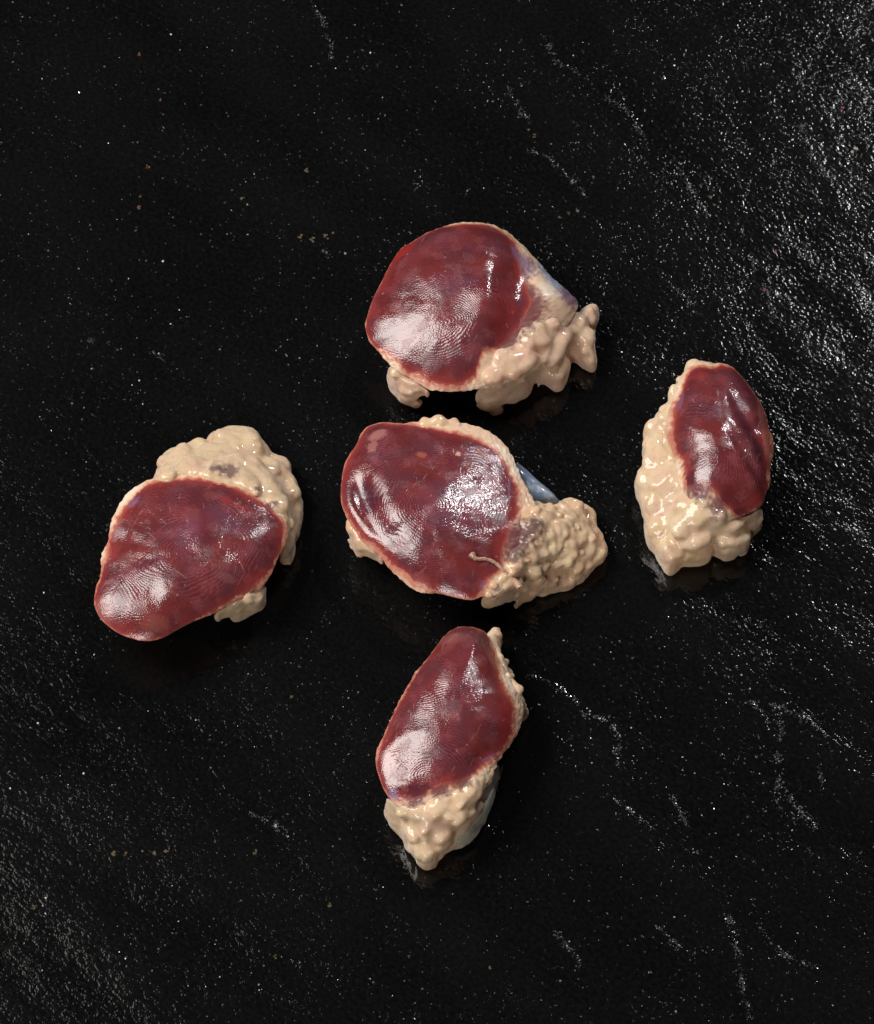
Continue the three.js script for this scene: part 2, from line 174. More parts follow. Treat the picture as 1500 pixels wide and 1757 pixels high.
// ---------------------------------------------------------------- noise
function seeded(a) {
  return () => {
    a |= 0; a = (a + 0x6d2b79f5) | 0;
    let t = Math.imul(a ^ (a >>> 15), 1 | a);
    t = (t + Math.imul(t ^ (t >>> 7), 61 | t)) ^ t;
    return ((t ^ (t >>> 14)) >>> 0) / 4294967296;
  };
}
const n2 = createNoise2D(seeded(7)), n3 = createNoise3D(seeded(9));
const fbm2 = (x, y, o = 4) => { let s = 0, a = 0.5; for (let i = 0; i < o; i++) { s += a * n2(x, y); x = x * 2.03 + 11.3; y = y * 2.03 + 4.7; a *= 0.5; } return s; };
const clamp = (x, a = 0, b = 1) => Math.min(b, Math.max(a, x));
const sstep = (a, b, x) => { const t = clamp((x - a) / (b - a)); return t * t * (3 - 2 * t); };
const mix = (a, b, t) => a + (b - a) * t;
const mix3 = (a, b, t) => [mix(a[0], b[0], t), mix(a[1], b[1], t), mix(a[2], b[2], t)];

function floatTexture(data, w, h, channels) {
  const t = new THREE.DataTexture(data, w, h, channels === 1 ? THREE.RedFormat : THREE.RGBAFormat, THREE.FloatType);
  t.magFilter = THREE.LinearFilter; t.minFilter = THREE.LinearFilter;
  t.wrapS = t.wrapT = THREE.ClampToEdgeWrapping;
  t.needsUpdate = true;
  return t;
}
function segmentDistance(px, pz, a, b) {
  const vx = b[0] - a[0], vz = b[1] - a[1];
  const t = clamp(((px - a[0]) * vx + (pz - a[1]) * vz) / Math.max(1e-9, vx * vx + vz * vz));
  return Math.hypot(px - a[0] - vx * t, pz - a[1] - vz * t);
}

// ---------------------------------------------------------------- the slate
function buildSlate() {
  const W = 360, D = 420;                                     // millimetres
  const S = 2048, hgt = new Float32Array(S * S), col = new Float32Array(S * S * 4), rough = new Float32Array(S * S);
  const rnd = seeded(77), spec = new Float32Array(S * S);
  // chips along the cracks, gathered into a mask first
  const chip = new Float32Array(S * S);
  const tx = (x) => (x / W + 0.5) * S, tz = (z) => (z / D + 0.5) * S;
  const splat = (x, z, rx, rz, turn, amount, into) => {
    const c = Math.cos(turn), s = Math.sin(turn), R = Math.max(rx, rz), i0 = Math.floor(tx(x - R)), i1 = Math.ceil(tx(x + R)), j0 = Math.floor(tz(z - R)), j1 = Math.ceil(tz(z + R));
    for (let j = Math.max(0, j0); j <= Math.min(S - 1, j1); j++) for (let i = Math.max(0, i0); i <= Math.min(S - 1, i1); i++) {
      const dx = (i / S - 0.5) * W - x, dz = (j / S - 0.5) * D - z, u = (dx * c + dz * s) / rx, v = (-dx * s + dz * c) / rz, q = u * u + v * v;
      if (q < 1) into(j * S + i, amount * (1 - q));
    }
  };
  for (const line of CRACKS) {
    for (let k = 0; k + 1 < line.length; k++) {
      const [ax, az] = line[k], [bx, bz] = line[k + 1], len = Math.hypot(bx - ax, bz - az), turn = Math.atan2(bz - az, bx - ax);
      for (let t = 0; t < len; t += 0.22) {
        if (rnd() < 0.35) continue;
        const f = t / len, w = 0.25 * (n2(ax + f * 20, az) + 1);
        splat(mix(ax, bx, f) + (rnd() - 0.5) * 0.7, mix(az, bz, f) + (rnd() - 0.5) * 0.7, 0.2 + rnd() * 0.45, 0.12 + rnd() * 0.2, turn + (rnd() - 0.5), 0.5 + rnd() * 0.7 + w, (i, a) => { chip[i] = Math.max(chip[i], a); });
      }
    }
  }
  for (let j = 0; j < S; j++) {
    for (let i = 0; i < S; i++) {
      const x = ((i + 0.5) / S - 0.5) * W, z = ((j + 0.5) / S - 0.5) * D, n = j * S + i;
      // cleavage runs from the upper left to the lower right
      const u = x * 0.72 + z * 0.69, v = -x * 0.69 + z * 0.72;
      const coarse = fbm2(u * 0.012, v * 0.03, 3);
      const terrace = Math.abs(((coarse * 5 + n2(u * 0.05, v * 0.12) * 0.35) % 1 + 1) % 1 - 0.5) * 2;
      const grain = n2(u * 0.55 + 31, v * 0.8), fine = n2(x * 1.9, z * 1.9), finest = n2(x * 3.1 + 50, z * 3.1);
      const ridge = 1 - Math.abs(n2(u * 0.22 + 9, v * 0.42));
      let wet = 0;                                            // thin films of meat juice with ragged edges
      for (const [cx, cz, rx, rz] of WETS) { const q = 1 - Math.hypot((x - cx) / rx, (z - cz) / rz); if (q > wet) wet = q; }
      if (wet > 0) wet = sstep(0.12, 0.34, wet + 0.34 * fbm2(u * 0.12 + 3, v * 0.25, 4));
      hgt[n] = 0.5 + 0.04 * terrace + (1 - 0.4 * wet) * (0.10 * ridge * ridge + 0.08 * grain) + (1 - 0.85 * wet) * (0.34 + 1.9 * Math.pow(ridge, 5) * (0.6 + 0.5 * n2(x * 0.04 + 70, z * 0.04))) * (0.13 * fine + 0.11 * finest) + 0.25 * chip[n];
      const tone = 0.0032 * (1 + 0.35 * coarse + 0.3 * grain);
      let c = [tone, tone * 1.0, tone * 1.02];
      if (chip[n] > 0.2) c = mix3(c, [0.10, 0.10, 0.095], 0.5 * sstep(0.45, 1.1, chip[n] * (0.6 + 0.6 * fine) * (0.75 + 0.7 * n2(x * 0.2 + 5, z * 0.2))));
      col[n * 4] = c[0]; col[n * 4 + 1] = c[1]; col[n * 4 + 2] = c[2]; col[n * 4 + 3] = 1;
      rough[n] = mix(0.115 + 0.02 * grain, 0.06, wet); spec[n] = mix(0.19, 1.0, wet);
    }
  }
  const dot = [[0.2, 0.15, 0.075], [0.3, 0.13, 0.06], [0.6, 0.5, 0.42], [0.45, 0.08, 0.14]];
  for (const [x, z, r, kind] of SPECKS) {
    for (let k = 0; k < 5; k++) splat(x + (rnd() - 0.5) * r * 1.2, z + (rnd() - 0.5) * r * 1.6, r * (0.2 + 0.25 * rnd()), r * (0.25 + 0.3 * rnd()), rnd() * 3, 1, (i, a) => {
      if (a < 0.25) return;
      for (let q = 0; q < 3; q++) col[i * 4 + q] = 0.38 * dot[kind][q] * (0.7 + 0.5 * a);
      hgt[i] += 0.12 * a; rough[i] = 0.5;
    });
  }
  // mesh with the coarse relief, bump for the grain
  const nx = 514, nz = 600, pos = new Float32Array((nx + 1) * (nz + 1) * 3), uv = new Float32Array((nx + 1) * (nz + 1) * 2), idx = [];
  const lift = (x, z) => {
    const u = x * 0.72 + z * 0.69, v = -x * 0.69 + z * 0.72, coarse = fbm2(u * 0.012, v * 0.03, 3);
    return 0.24 * coarse + 0.05 * n2(u * 0.08, v * 0.16) + 0.012 * n2(u * 0.3, v * 0.5) - 0.1;
  };
  for (let j = 0, k = 0; j <= nz; j++) for (let i = 0; i <= nx; i++, k++) {
    const x = (i / nx - 0.5) * W, z = (j / nz - 0.5) * D;
    pos[k * 3] = x * MM; pos[k * 3 + 1] = lift(x, z) * MM; pos[k * 3 + 2] = z * MM;
    uv[k * 2] = i / nx; uv[k * 2 + 1] = j / nz;
    if (i < nx && j < nz) { const a = k, b = k + 1, c = k + nx + 1, d = c + 1; idx.push(a, c, b, b, c, d); }
  }
  const geo = new THREE.BufferGeometry();
  geo.setAttribute('position', new THREE.BufferAttribute(pos, 3));
  geo.setAttribute('uv', new THREE.BufferAttribute(uv, 2));
  geo.setIndex(idx); geo.computeVertexNormals();
  const m = new THREE.MeshPhysicalMaterial({ map: floatTexture(col, S, S, 4), bumpMap: floatTexture(hgt, S, S, 1), bumpScale: 0.22 * MM, roughness: 1, roughnessMap: null, ior: 1.5, specularIntensity: 1 });
  const r4 = new Float32Array(S * S * 4); for (let i = 0; i < S * S; i++) r4[i * 4] = r4[i * 4 + 1] = r4[i * 4 + 2] = rough[i], r4[i * 4 + 3] = spec[i];
  m.roughnessMap = m.specularIntensityMap = floatTexture(r4, S, S, 4);
  const mesh = new THREE.Mesh(geo, m);
  mesh.name = 'slate_ground'; mesh.userData = { kind: 'structure', label: 'black slate slab with glittering rough grain', category: 'slate' };
  mesh.receiveShadow = mesh.castShadow = true;
  scene.add(mesh);
  // mica: tiny glossy flakes lying in the cleaved face at many tilts, thick along the cleavage ridges
  const flakeGeo = new THREE.CircleGeometry(1, 6), N = 75000;
  flakeGeo.rotateX(-Math.PI / 2);
  const flakes = new THREE.InstancedMesh(flakeGeo, new THREE.MeshPhysicalMaterial({ color: new THREE.Color().setRGB(0.05, 0.05, 0.055), roughness: 0.24, metalness: 0, ior: 1.6 }), N);
  const o = new THREE.Object3D(), gauss = () => (rnd() + rnd() + rnd() + rnd() - 2) * 1.73;
  const along = [];
  for (const line of CRACKS) for (let k = 0; k + 1 < line.length; k++) along.push([line[k], line[k + 1], Math.hypot(line[k + 1][0] - line[k][0], line[k + 1][1] - line[k][1])]);
  const total = along.reduce((s, a) => s + a[2], 0);
  let n = 0;
  for (const [a, b, len] of along) for (let k = 0; k < (len / total) * 4500; k++) {      // chipped crack edges glitter at every angle
    const f = rnd(), x = mix(a[0], b[0], f) + gauss() * 0.55, z = mix(a[1], b[1], f) + gauss() * 0.55, r = 0.05 + 0.16 * Math.pow(rnd(), 2);
    if (n2(x * 0.25 + 5, z * 0.25) < -0.15) continue;
    o.position.set(x * MM, (lift(x, z) + 0.07) * MM, z * MM); o.rotation.set(gauss() * 0.3, rnd() * 6.28, gauss() * 0.3); o.scale.set(r * MM, r * MM, r * MM);
    o.updateMatrix(); flakes.setMatrixAt(n++, o.matrix);
  }
  while (n < N) {
    const x = (rnd() - 0.5) * W * 0.98, z = (rnd() - 0.5) * D * 0.98, u = x * 0.72 + z * 0.69, v = -x * 0.69 + z * 0.72;
    const ridge = 1 - Math.abs(n2(u * 0.10 + 9, v * 0.32)), blotch = 0.5 + 0.5 * n2(x * 0.03, z * 0.03 + 60);
    const wet = Math.max(...WETS.map(([cx, cz, rx, rz]) => 1 - Math.hypot((x - cx) / rx, (z - cz) / rz)));
    if (rnd() > 0.02 + 0.95 * Math.pow(ridge, 9) * blotch) continue;
    if (wet > 0.12 && rnd() < 0.75) continue;
    const r = 0.03 + 0.17 * Math.pow(rnd(), 6), tilt = rnd() < 0.5 ? 0.13 : 0.28;
    o.position.set(x * MM, (lift(x, z) + 0.05) * MM, z * MM);
    o.rotation.set(gauss() * tilt, rnd() * 6.28, gauss() * tilt);
    o.scale.set(r * (0.4 + 1.2 * rnd()) * MM, r * MM, r * (0.4 + 1.2 * rnd()) * MM);
    o.updateMatrix(); flakes.setMatrixAt(n++, o.matrix);
  }
  flakes.name = 'mica_flakes'; flakes.userData = { kind: 'stuff', label: 'tiny glinting mica flakes in the slate', category: 'mica' };
  scene.add(flakes);
}

// ---------------------------------------------------------------- gizzards
const NA = 96;
function radial(list, a) {                                   // periodic cubic through the traced radii
  const f = ((a + Math.PI) / (2 * Math.PI)) * NA, i = Math.floor(f), t = f - i, g = (k) => list[((i + k) % NA + NA) % NA];
  const p0 = g(-1), p1 = g(0), p2 = g(1), p3 = g(2);
  return 0.5 * (2 * p1 + (p2 - p0) * t + (2 * p0 - 5 * p1 + 4 * p2 - p3) * t * t + (3 * p1 - p0 - 3 * p2 + p3) * t * t * t);
}
function bodyTop(g, x, z) {                                  // height of the body's upper face, and how far out (1 = its outline)
  const a = Math.atan2(z, x), r = Math.hypot(x, z), s = r / radial(g.body, a), [he, ht, p, q] = g.shape;
  let y = he + ht * Math.pow(Math.max(0, 1 - Math.pow(Math.min(1, s), p)), 1 / q);
  const fade = 1 - sstep(0.75, 1, s);
  for (const [dx, dz, rx, rz, turn, amount] of g.marks.dents || []) {
    const c = Math.cos(turn), w = Math.sin(turn), u = ((x - dx) * c + (z - dz) * w) / rx, v = (-(x - dx) * w + (z - dz) * c) / rz;
    y += amount * Math.exp(-(u * u + v * v)) * fade;
  }
  y += (g.tilt[0] * x + g.tilt[1] * z) * (1 - Math.pow(Math.min(1, s), 3));
  y += fade * (0.22 * n2(x * 0.08 + g.c[0], z * 0.08 + g.c[1]) + 0.03 * n2(x * 0.3 + g.c[0], z * 0.3));
  return [y, s];
}

const TONES = [[0.24, 0.02, 0.018], [0.15, 0.085, 0.17], [0.26, 0.13, 0.11], [0.17, 0.075, 0.085], [0.36, 0.15, 0.13], [0.30, 0.09, 0.05], [0.55, 0.32, 0.24], [0.045, 0.014, 0.026]];
function buildMuscle(g, look, group) {
  const nt = 400, nRed = 96, nRim = 26, nLow = 20, rows = 1 + nRed + nRim + nLow, [he] = g.shape;
  const pos = [], colour = [], uv = [], L = 1 / 64;          // uv in units of 64 mm, centred
  const rimPale = [0.58, 0.40, 0.28], rimOrange = [0.42, 0.14, 0.08], rimWhite = [0.60, 0.50, 0.40], rimBlue = [0.16, 0.22, 0.36];
  for (let r = 0; r < rows; r++) for (let k = 0; k < nt; k++) {
    const a = (k / nt) * 2 * Math.PI - Math.PI, R = radial(g.body, a), sr = Math.min(0.998, (radial(g.red, a) + 0.3 * n2(Math.cos(a) * 9 + g.c[0], Math.sin(a) * 9) + 0.16 * n2(Math.cos(a) * 26, Math.sin(a) * 26 + g.c[1])) / R);
    let s, y, c = [1, 1, 1];
    if (r <= nRed) { const f = r / nRed; s = sr * (1 - Math.pow(1 - f, 1.25)); }
    else if (r <= nRed + nRim) { const f = (r - nRed) / nRim; s = sr + (1 - sr) * Math.sin(f * Math.PI / 2); }
    else s = Math.cos(((r - nRed - nRim) / nLow) * Math.PI / 2);
    s = Math.max(s, 0);
    let x = Math.cos(a) * R * s, z = Math.sin(a) * R * s;
    if (r <= nRed + nRim) y = bodyTop(g, x, z)[0];
    else y = he * Math.pow(clamp((s - 0.35) / 0.65), 1.3);
    if (r > nRed && r < nRed + nRim && (s - sr) * R > 0.3) { const w = Math.min(1, (s - sr) * R - 0.3); y += w * (0.07 * n2(x * 0.9 + 5, z * 0.9) + 0.025 * n2(x * 2.1, z * 2.1)); }
    if (r > nRed) {                                   // a slightly uneven edge
      const w = sstep(sr, sr + 0.03, s), e = 0.16 * n3(x * 0.45, z * 0.45, y * 0.4 + g.c[0]) + 0.1 * n3(x * 1.2, z * 1.2, y);
      x += Math.cos(a) * e * w; z += Math.sin(a) * e * w; 
    }
    if (r >= nRed) {
      const f = (s - sr) * R + (r > nRed + nRim ? 9 : 0) /* millimetres of tendon from the flesh: flesh runs out into pale tendon */, m = n3(x * 0.1 + 40, z * 0.1, y * 0.1), q = n3(x * 0.7, z * 0.7, y * 0.7 + 7), h = n3(x * 2.4, z * 2.4, y * 2.4);
      c = mix3(mix3(mix3([0.26, 0.055, 0.045], rimOrange, sstep(0, 0.45, f + 0.15 * q)), rimPale, sstep(0.3, 1.3, f + 0.3 * m + 0.25 * q)), rimWhite, sstep(0.0, 0.7, m + 0.12 * q) * sstep(0.6, 1.6, f));
      const thin = 1 - sstep(0.5, 2.2, (1 - sr) * R + 0.8 * m); c = mix3(c, [0.40, 0.15, 0.105], 0.7 * thin);
      c = mix3(c, [0.46, 0.32, 0.25], 0.22 * sstep(0.1, 0.9, h + 0.4 * q));
      for (const [kind, tone] of [['blue', [0.22, 0.27, 0.36]], ['purple', [0.17, 0.09, 0.14]], ['dark', [0.13, 0.04, 0.042]]]) for (const [mx, mz, rad] of g.marks[kind] || []) {
        const d = Math.hypot(x - mx, z - mz) / rad + 0.25 * q + 0.12 * h;
        if (d < 1.3) c = mix3(c, tone, 0.9 * (1 - sstep(0.5, 1.25, d)));
      }
    }
    pos.push(x * MM, y * MM, z * MM); colour.push(...c); uv.push(x * L + 0.5, z * L + 0.5);
  }
  const full = [], redPart = [], rimPart = [];
  for (let r = 0; r + 1 < rows; r++) for (let k = 0; k < nt; k++) {
    const a = r * nt + k, b = r * nt + (k + 1) % nt, c = a + nt, d = b + nt, into = r < nRed ? redPart : rimPart;
    into.push(a, b, c, b, d, c);
  }
  for (const i of redPart) full.push(i); for (const i of rimPart) full.push(i);
  const whole = new THREE.BufferGeometry();
  whole.setAttribute('position', new THREE.BufferAttribute(new Float32Array(pos), 3));
  whole.setIndex(full); whole.computeVertexNormals();
  const sub = (index, withUv) => {
    const seen = new Map(), out = [], p = [], n = [], c = [], t = [], N = whole.attributes.normal.array;
    for (const i of index) {
      if (!seen.has(i)) { seen.set(i, seen.size); for (let q = 0; q < 3; q++) { p.push(pos[i * 3 + q]); n.push(N[i * 3 + q]); c.push(colour[i * 3 + q]); } t.push(uv[i * 2], uv[i * 2 + 1]); }
      out.push(seen.get(i));
    }
    const geo = new THREE.BufferGeometry();
    geo.setAttribute('position', new THREE.BufferAttribute(new Float32Array(p), 3));
    geo.setAttribute('normal', new THREE.BufferAttribute(new Float32Array(n), 3));
    if (withUv) geo.setAttribute('uv', new THREE.BufferAttribute(new Float32Array(t), 2));
    else geo.setAttribute('color', new THREE.BufferAttribute(new Float32Array(c), 3));
    geo.setIndex(out);
    return geo;
  };

  // colour and relief of the red face, in plan
  const T = 896, col = new Float32Array(T * T * 4), hgt = new Float32Array(T * T), rgh = new Float32Array(T * T * 4), span = 64;
  const [cx, cz, stretch, tilt] = look.whorl, ct = Math.cos(tilt), st = Math.sin(tilt);
  const rnd = seeded(look.seed * 13), spots = [...(g.marks.spots || [])];
  for (let k = 0; k < 26; k++) {                             // short pale fibres and specks of connective tissue
    const a = rnd() * 6.283, r = radial(g.red, a) * Math.sqrt(rnd()) * 0.95, lean = 0.5 + 0.7 * (rnd() - 0.5);
    spots.push(k < 16 ? [Math.cos(a) * r, Math.sin(a) * r, 0.12 + 0.1 * rnd(), 0.5 + 1.3 * rnd(), lean, 4, 0.12 + 0.2 * rnd()] : [Math.cos(a) * r, Math.sin(a) * r, 0.15 + 0.2 * rnd(), 0.15 + 0.2 * rnd(), 0, 4, 0.5]);
  }
  for (let j = 0; j < T; j++) for (let i = 0; i < T; i++) {
    const x = ((i + 0.5) / T - 0.5) * span, z = ((j + 0.5) / T - 0.5) * span, n = j * T + i;
    const a = Math.atan2(z, x), r = Math.hypot(x, z), edge = radial(g.red, a) - r;      // mm inside the red outline
    if (edge < -3) { hgt[n] = 0.5; continue; }
    const wx = x + 1.3 * n2(x * 0.09, z * 0.09 + look.seed) + 0.1 * n2(x * 0.5, z * 0.5 + look.seed), wz = z + 1.3 * n2(x * 0.09 + 77, z * 0.09) + 0.1 * n2(x * 0.5 + 31, z * 0.5);
    const u = (wx - cx) * ct + (wz - cz) * st, v = (-(wx - cx) * st + (wz - cz) * ct) * stretch;
    const wave = Math.sin((Math.hypot(u, v) / 0.64) * 2 * Math.PI), cross = n2(u * 1.1, v * 1.1 + 20);
    const zone = sstep(1.2, 4.5, edge) * sstep(-0.55, 0.25, n2(x * 0.06 + look.seed * 3, z * 0.06 + 9));
    const pits = n2(x * 1.7, z * 1.7 + look.seed), fibre = n2(u * 0.35, v * 3.2), broad = fbm2(x * 0.08 + look.seed, z * 0.08, 3), grit = n2(x * 3.6, z * 3.6);
    hgt[n] = 0.5 + zone * (0.21 * wave * (0.55 + 0.45 * cross)) + 0.10 * pits + 0.06 * fibre + 0.085 * grit;
    let c = mix3([0.120, 0.0205, 0.0205], [0.090, 0.0215, 0.027], sstep(-0.3, 0.35, broad));
    c = mix3(c, [0.062, 0.0085, 0.011], 0.32 * sstep(0.05, 0.6, n2(x * 0.11 + 33, z * 0.11 + look.seed * 2) + 0.3 * n2(x * 0.6 + 8, z * 0.6)));   // maroon patches, random over the face
    c = mix3(c, [0.185, 0.046, 0.050], 0.42 * sstep(0.0, 0.7, n2(x * 0.17 + 90, z * 0.17 + look.seed) + 0.35 * n2(x * 0.9, z * 0.9)));   // paler, fattier flesh in blotches
    c = mix3(c, [0.20, 0.08, 0.13], 0.4 * zone * sstep(0.15, 0.9, wave * (0.7 + 0.3 * cross)));            // pale violet ridge lines
    c = mix3(c, [0.08, 0.008, 0.010], 0.3 * sstep(0.2, 0.7, fibre));
    c = mix3(c, [0.22, 0.030, 0.028], 0.6 * (1 - sstep(0.2, 2.2, edge + 1.2 * broad)));                        // brighter flesh towards the rim
    c = mix3(c, [0.34, 0.10, 0.07], 0.45 * (1 - sstep(-0.1, 0.6, edge + 0.5 * broad + 0.15 * pits)));
    const streak = n2(x * 0.8 + 5, z * 0.16 + look.seed * 7);
    if (streak > 0.86) c = mix3(c, [0.40, 0.12, 0.075], 2.2 * (streak - 0.86));
    for (const [mx, mz, rx, rz, turn, tone, share, ring] of spots) {
      if (Math.abs(x - mx) > 2 * Math.max(rx, rz) || Math.abs(z - mz) > 2 * Math.max(rx, rz)) continue;
      const cc = Math.cos(turn), ss = Math.sin(turn), su = ((x - mx) * cc + (z - mz) * ss) / rx, sv = (-(x - mx) * ss + (z - mz) * cc) / rz, d = Math.hypot(su, sv) + 0.18 * n2(x * 0.9, z * 0.9);
      if (ring) { c = mix3(c, TONES[tone], share * (1 - sstep(0.05, 0.16, Math.abs(d - 0.9)))); if (d < 0.9) c = mix3(c, [0.24, 0.09, 0.08], 0.5); }
      else c = mix3(c, TONES[tone], share * (1 - sstep(0.55, 1.1, d + 0.12 * pits)));
    }
    col[n * 4] = c[0]; col[n * 4 + 1] = c[1]; col[n * 4 + 2] = c[2]; col[n * 4 + 3] = 1;
    const rr = clamp(look.gloss + 0.06 * broad + 0.03 * pits + 0.16 * sstep(0.15, 0.7, n2(x * 0.14 + 7, z * 0.14 + look.seed * 5) + 0.3 * n2(x * 0.7, z * 0.7)), 0.07, 0.6);
    rgh[n * 4] = rgh[n * 4 + 1] = rgh[n * 4 + 2] = rr; rgh[n * 4 + 3] = 1;
  }
  const red = new THREE.MeshPhysicalMaterial({ map: floatTexture(col, T, T, 4), bumpMap: floatTexture(hgt, T, T, 1), bumpScale: 0.09 * MM, roughness: 1, roughnessMap: floatTexture(rgh, T, T, 4), ior: 1.5 });
  add('muscle', sub(redPart, true), red, group);
  add('tendon_rim', sub(rimPart, false), new THREE.MeshPhysicalMaterial({ vertexColors: true, roughness: 0.3, ior: 1.45 }), group);
}
function add(name, geo, material, parent) {
  const m = new THREE.Mesh(geo, material);
  m.name = name; m.castShadow = m.receiveShadow = true; parent.add(m);
  return m;
}

// Tissue of many lobes: a signed distance on a grid (a broad slab over the traced plan, joined with many ellipsoids), meshed with surface nets.
const smooth = (p) => p.flatMap((a, i) => { const b = p[(i + 1) % p.length]; return [[mix(a[0], b[0], 0.25), mix(a[1], b[1], 0.25)], [mix(a[0], b[0], 0.75), mix(a[1], b[1], 0.75)]]; });   // Chaikin
function polygonDistance(pts, x, z) {
  let d = 1e9, inside = false;
  for (let i = 0, j = pts.length - 1; i < pts.length; j = i++) {
    d = Math.min(d, segmentDistance(x, z, pts[j], pts[i]));
    const [ax, az] = pts[i], [bx, bz] = pts[j];
    if ((az > z) !== (bz > z) && x < ((bx - ax) * (z - az)) / (bz - az) + ax) inside = !inside;
  }
  return inside ? -d : d;
}
function hash3(i, j, k, s) { let h = Math.imul(i, 374761393) ^ Math.imul(j, 668265263) ^ Math.imul(k, 2147483647) ^ Math.imul(s, 1274126177); h = Math.imul(h ^ (h >>> 13), 1103515245); h ^= h >>> 16; return (h >>> 0) / 4294967296; }
function septa(x, y, z, size, seed) {                        // how near the seam between two lobules (0 at it), in millimetres
  x /= size; y /= size; z /= size;
  const ix = Math.floor(x), iy = Math.floor(y), iz = Math.floor(z); let f1 = 9, f2 = 9;
  for (let a = -1; a <= 1; a++) for (let b = -1; b <= 1; b++) for (let c = -1; c <= 1; c++) {
    const i = ix + a, j = iy + b, k = iz + c, d = Math.hypot(i + hash3(i, j, k, seed) - x, j + hash3(i, j, k, seed + 1) - y, k + hash3(i, j, k, seed + 2) - z);
    if (d < f1) { f2 = f1; f1 = d; } else if (d < f2) f2 = d;
  }
  return (f2 - f1) * size;
}
function buildTissue(g, f, look, group) {
  const rnd = seeded(f.seed * 101), cell = f.lobe && f.lobe < 2 ? 0.27 : 0.31, pad = 3.5, pts = smooth(smooth(f.pts));
  const xs = pts.map((p) => p[0]), zs = pts.map((p) => p[1]);
  const x0 = Math.min(...xs) - pad, z0 = Math.min(...zs) - pad, nx = Math.ceil((Math.max(...xs) + pad - x0) / cell), nz = Math.ceil((Math.max(...zs) + pad - z0) / cell);
  const y0 = -0.9, ny = Math.ceil(((g.shape[0] + g.shape[1]) + 3 - y0) / cell), [he] = g.shape;
  const field = new Float32Array((nx + 1) * (ny + 1) * (nz + 1)).fill(9), at = (i, j, k) => (k * (ny + 1) + j) * (nx + 1) + i;
  const height = (x, z, d) => {                              // top of the tissue at a plan point, d = millimetres inside its outline
    const [y, s] = bodyTop(g, x, z), over = f.over ?? 0.9;
    let t;
    if (s <= 1) t = Math.max(y, he) + 0.3 + over * sstep(0, 1.6, d);
    else {                                                   // from the body's edge down to a thin free edge
      const out = (s - 1) * radial(g.body, Math.atan2(z, x)), way = out / (out + Math.max(0, d) + 0.01);
      t = mix(he + 0.3 + over * sstep(0, 1.6, d), f.h + 0.8, Math.pow(way, 1.5));
    }
    return Math.min(t, (f.hmax ?? 99) + 2.5);
  };
  const smin = (a, b, k) => { const h = Math.max(k - Math.abs(a - b), 0) / k; return Math.min(a, b) - h * h * k * 0.25; };
  const inset = f.lobe ? 0.3 : 0, round = f.lobe ? 4.5 : 3.4, clip = [];
  for (let k = 0; k <= nz; k++) for (let i = 0; i <= nx; i++) {
    const x = x0 + i * cell, z = z0 + k * cell, near = f.lobe ? 0.8 * (1 - sstep(1.0, 1.2, bodyTop(g, x, z)[1])) : 0, d2 = polygonDistance(pts, x, z) + inset - near;
    clip.push(d2 - inset);
    if (d2 > 3) continue;
    const top = height(x, z, -d2) - (f.lobe ? 0.7 : 0), base = Math.max(0, top - 2 * (f.thick ?? 99));
    for (let j = 0; j <= ny; j++) {
      const y = y0 + j * cell, dy = Math.abs(y - (top + base) / 2) - (top - base) / 2;
      const r = Math.min(round, (top - base) / 2), qx = d2 + r, qy = dy + r;
      field[at(i, j, k)] = Math.min(Math.max(qx, qy), 0) + Math.hypot(Math.max(qx, 0), Math.max(qy, 0)) - r;
    }
  }
  const lobe = (x, y, z, ra, rb, rc, turn, tilt, blend) => {
    const R = Math.max(ra, rb, rc) + 1, c = Math.cos(turn), s = Math.sin(turn), ct = Math.cos(tilt), st = Math.sin(tilt);
    for (let k = Math.max(0, Math.floor((z - R - z0) / cell)); k <= Math.min(nz, (z + R - z0) / cell); k++)
      for (let j = Math.max(0, Math.floor((y - R - y0) / cell)); j <= Math.min(ny, (y + R - y0) / cell); j++)
        for (let i = Math.max(0, Math.floor((x - R - x0) / cell)); i <= Math.min(nx, (x + R - x0) / cell); i++) {
          const dx = x0 + i * cell - x, dy = y0 + j * cell - y, dz = z0 + k * cell - z;
          const u0 = dx * c + dz * s, w = -dx * s + dz * c, u = u0 * ct + dy * st, v = -u0 * st + dy * ct;
          const k0 = Math.hypot(u / ra, v / rb, w / rc), k1 = Math.hypot(u / (ra * ra), v / (rb * rb), w / (rc * rc));
          const d = k0 < 1e-6 ? -Math.min(ra, rb, rc) : (k0 * (k0 - 1)) / k1, n = at(i, j, k);
          field[n] = smin(field[n], d, blend);
        }
  };
  if (f.lobe) {
    const bead = f.bead ?? 0.5, placed = [], area = (nx * cell) * (nz * cell);
    const pass = (count, rMin, rMax, space, sink, blend) => {
      for (let n = 0; n < count; n++) {
        const x = x0 + rnd() * nx * cell, z = z0 + rnd() * nz * cell, d = -polygonDistance(pts, x, z);
        if (d < 0.25) continue;
        const size = mix(rMin, rMax, Math.pow(rnd(), 1.6)), r = Math.min(size, d + 0.35);
        if (r < rMin * 0.6) continue;
        if (placed.some((p) => Math.hypot(p[0] - x, p[1] - z) < space * (p[2] + r))) continue;
        placed.push([x, z, r]);
        const stretch = (f.along !== undefined ? 1.6 : 1) + rnd() * 0.7, y = height(x, z, d) - r * sink + (rnd() - 0.4) * 0.5 - (d < 1.5 ? rnd() * 2.2 : 0);
        const turn = f.along !== undefined ? f.along + (rnd() - 0.5) * 0.6 : rnd() * Math.PI;
        const len = Math.min(r * stretch, d + 0.7);
        lobe(x, Math.max(y, 0.7 * r - 0.2), z, len, r * (0.6 + 0.35 * bead * rnd()), Math.max(0.7, r * (0.85 + 0.2 * rnd())), turn, (rnd() - 0.5) * (f.along !== undefined ? 0.15 : 0.8), blend);
      }
    };
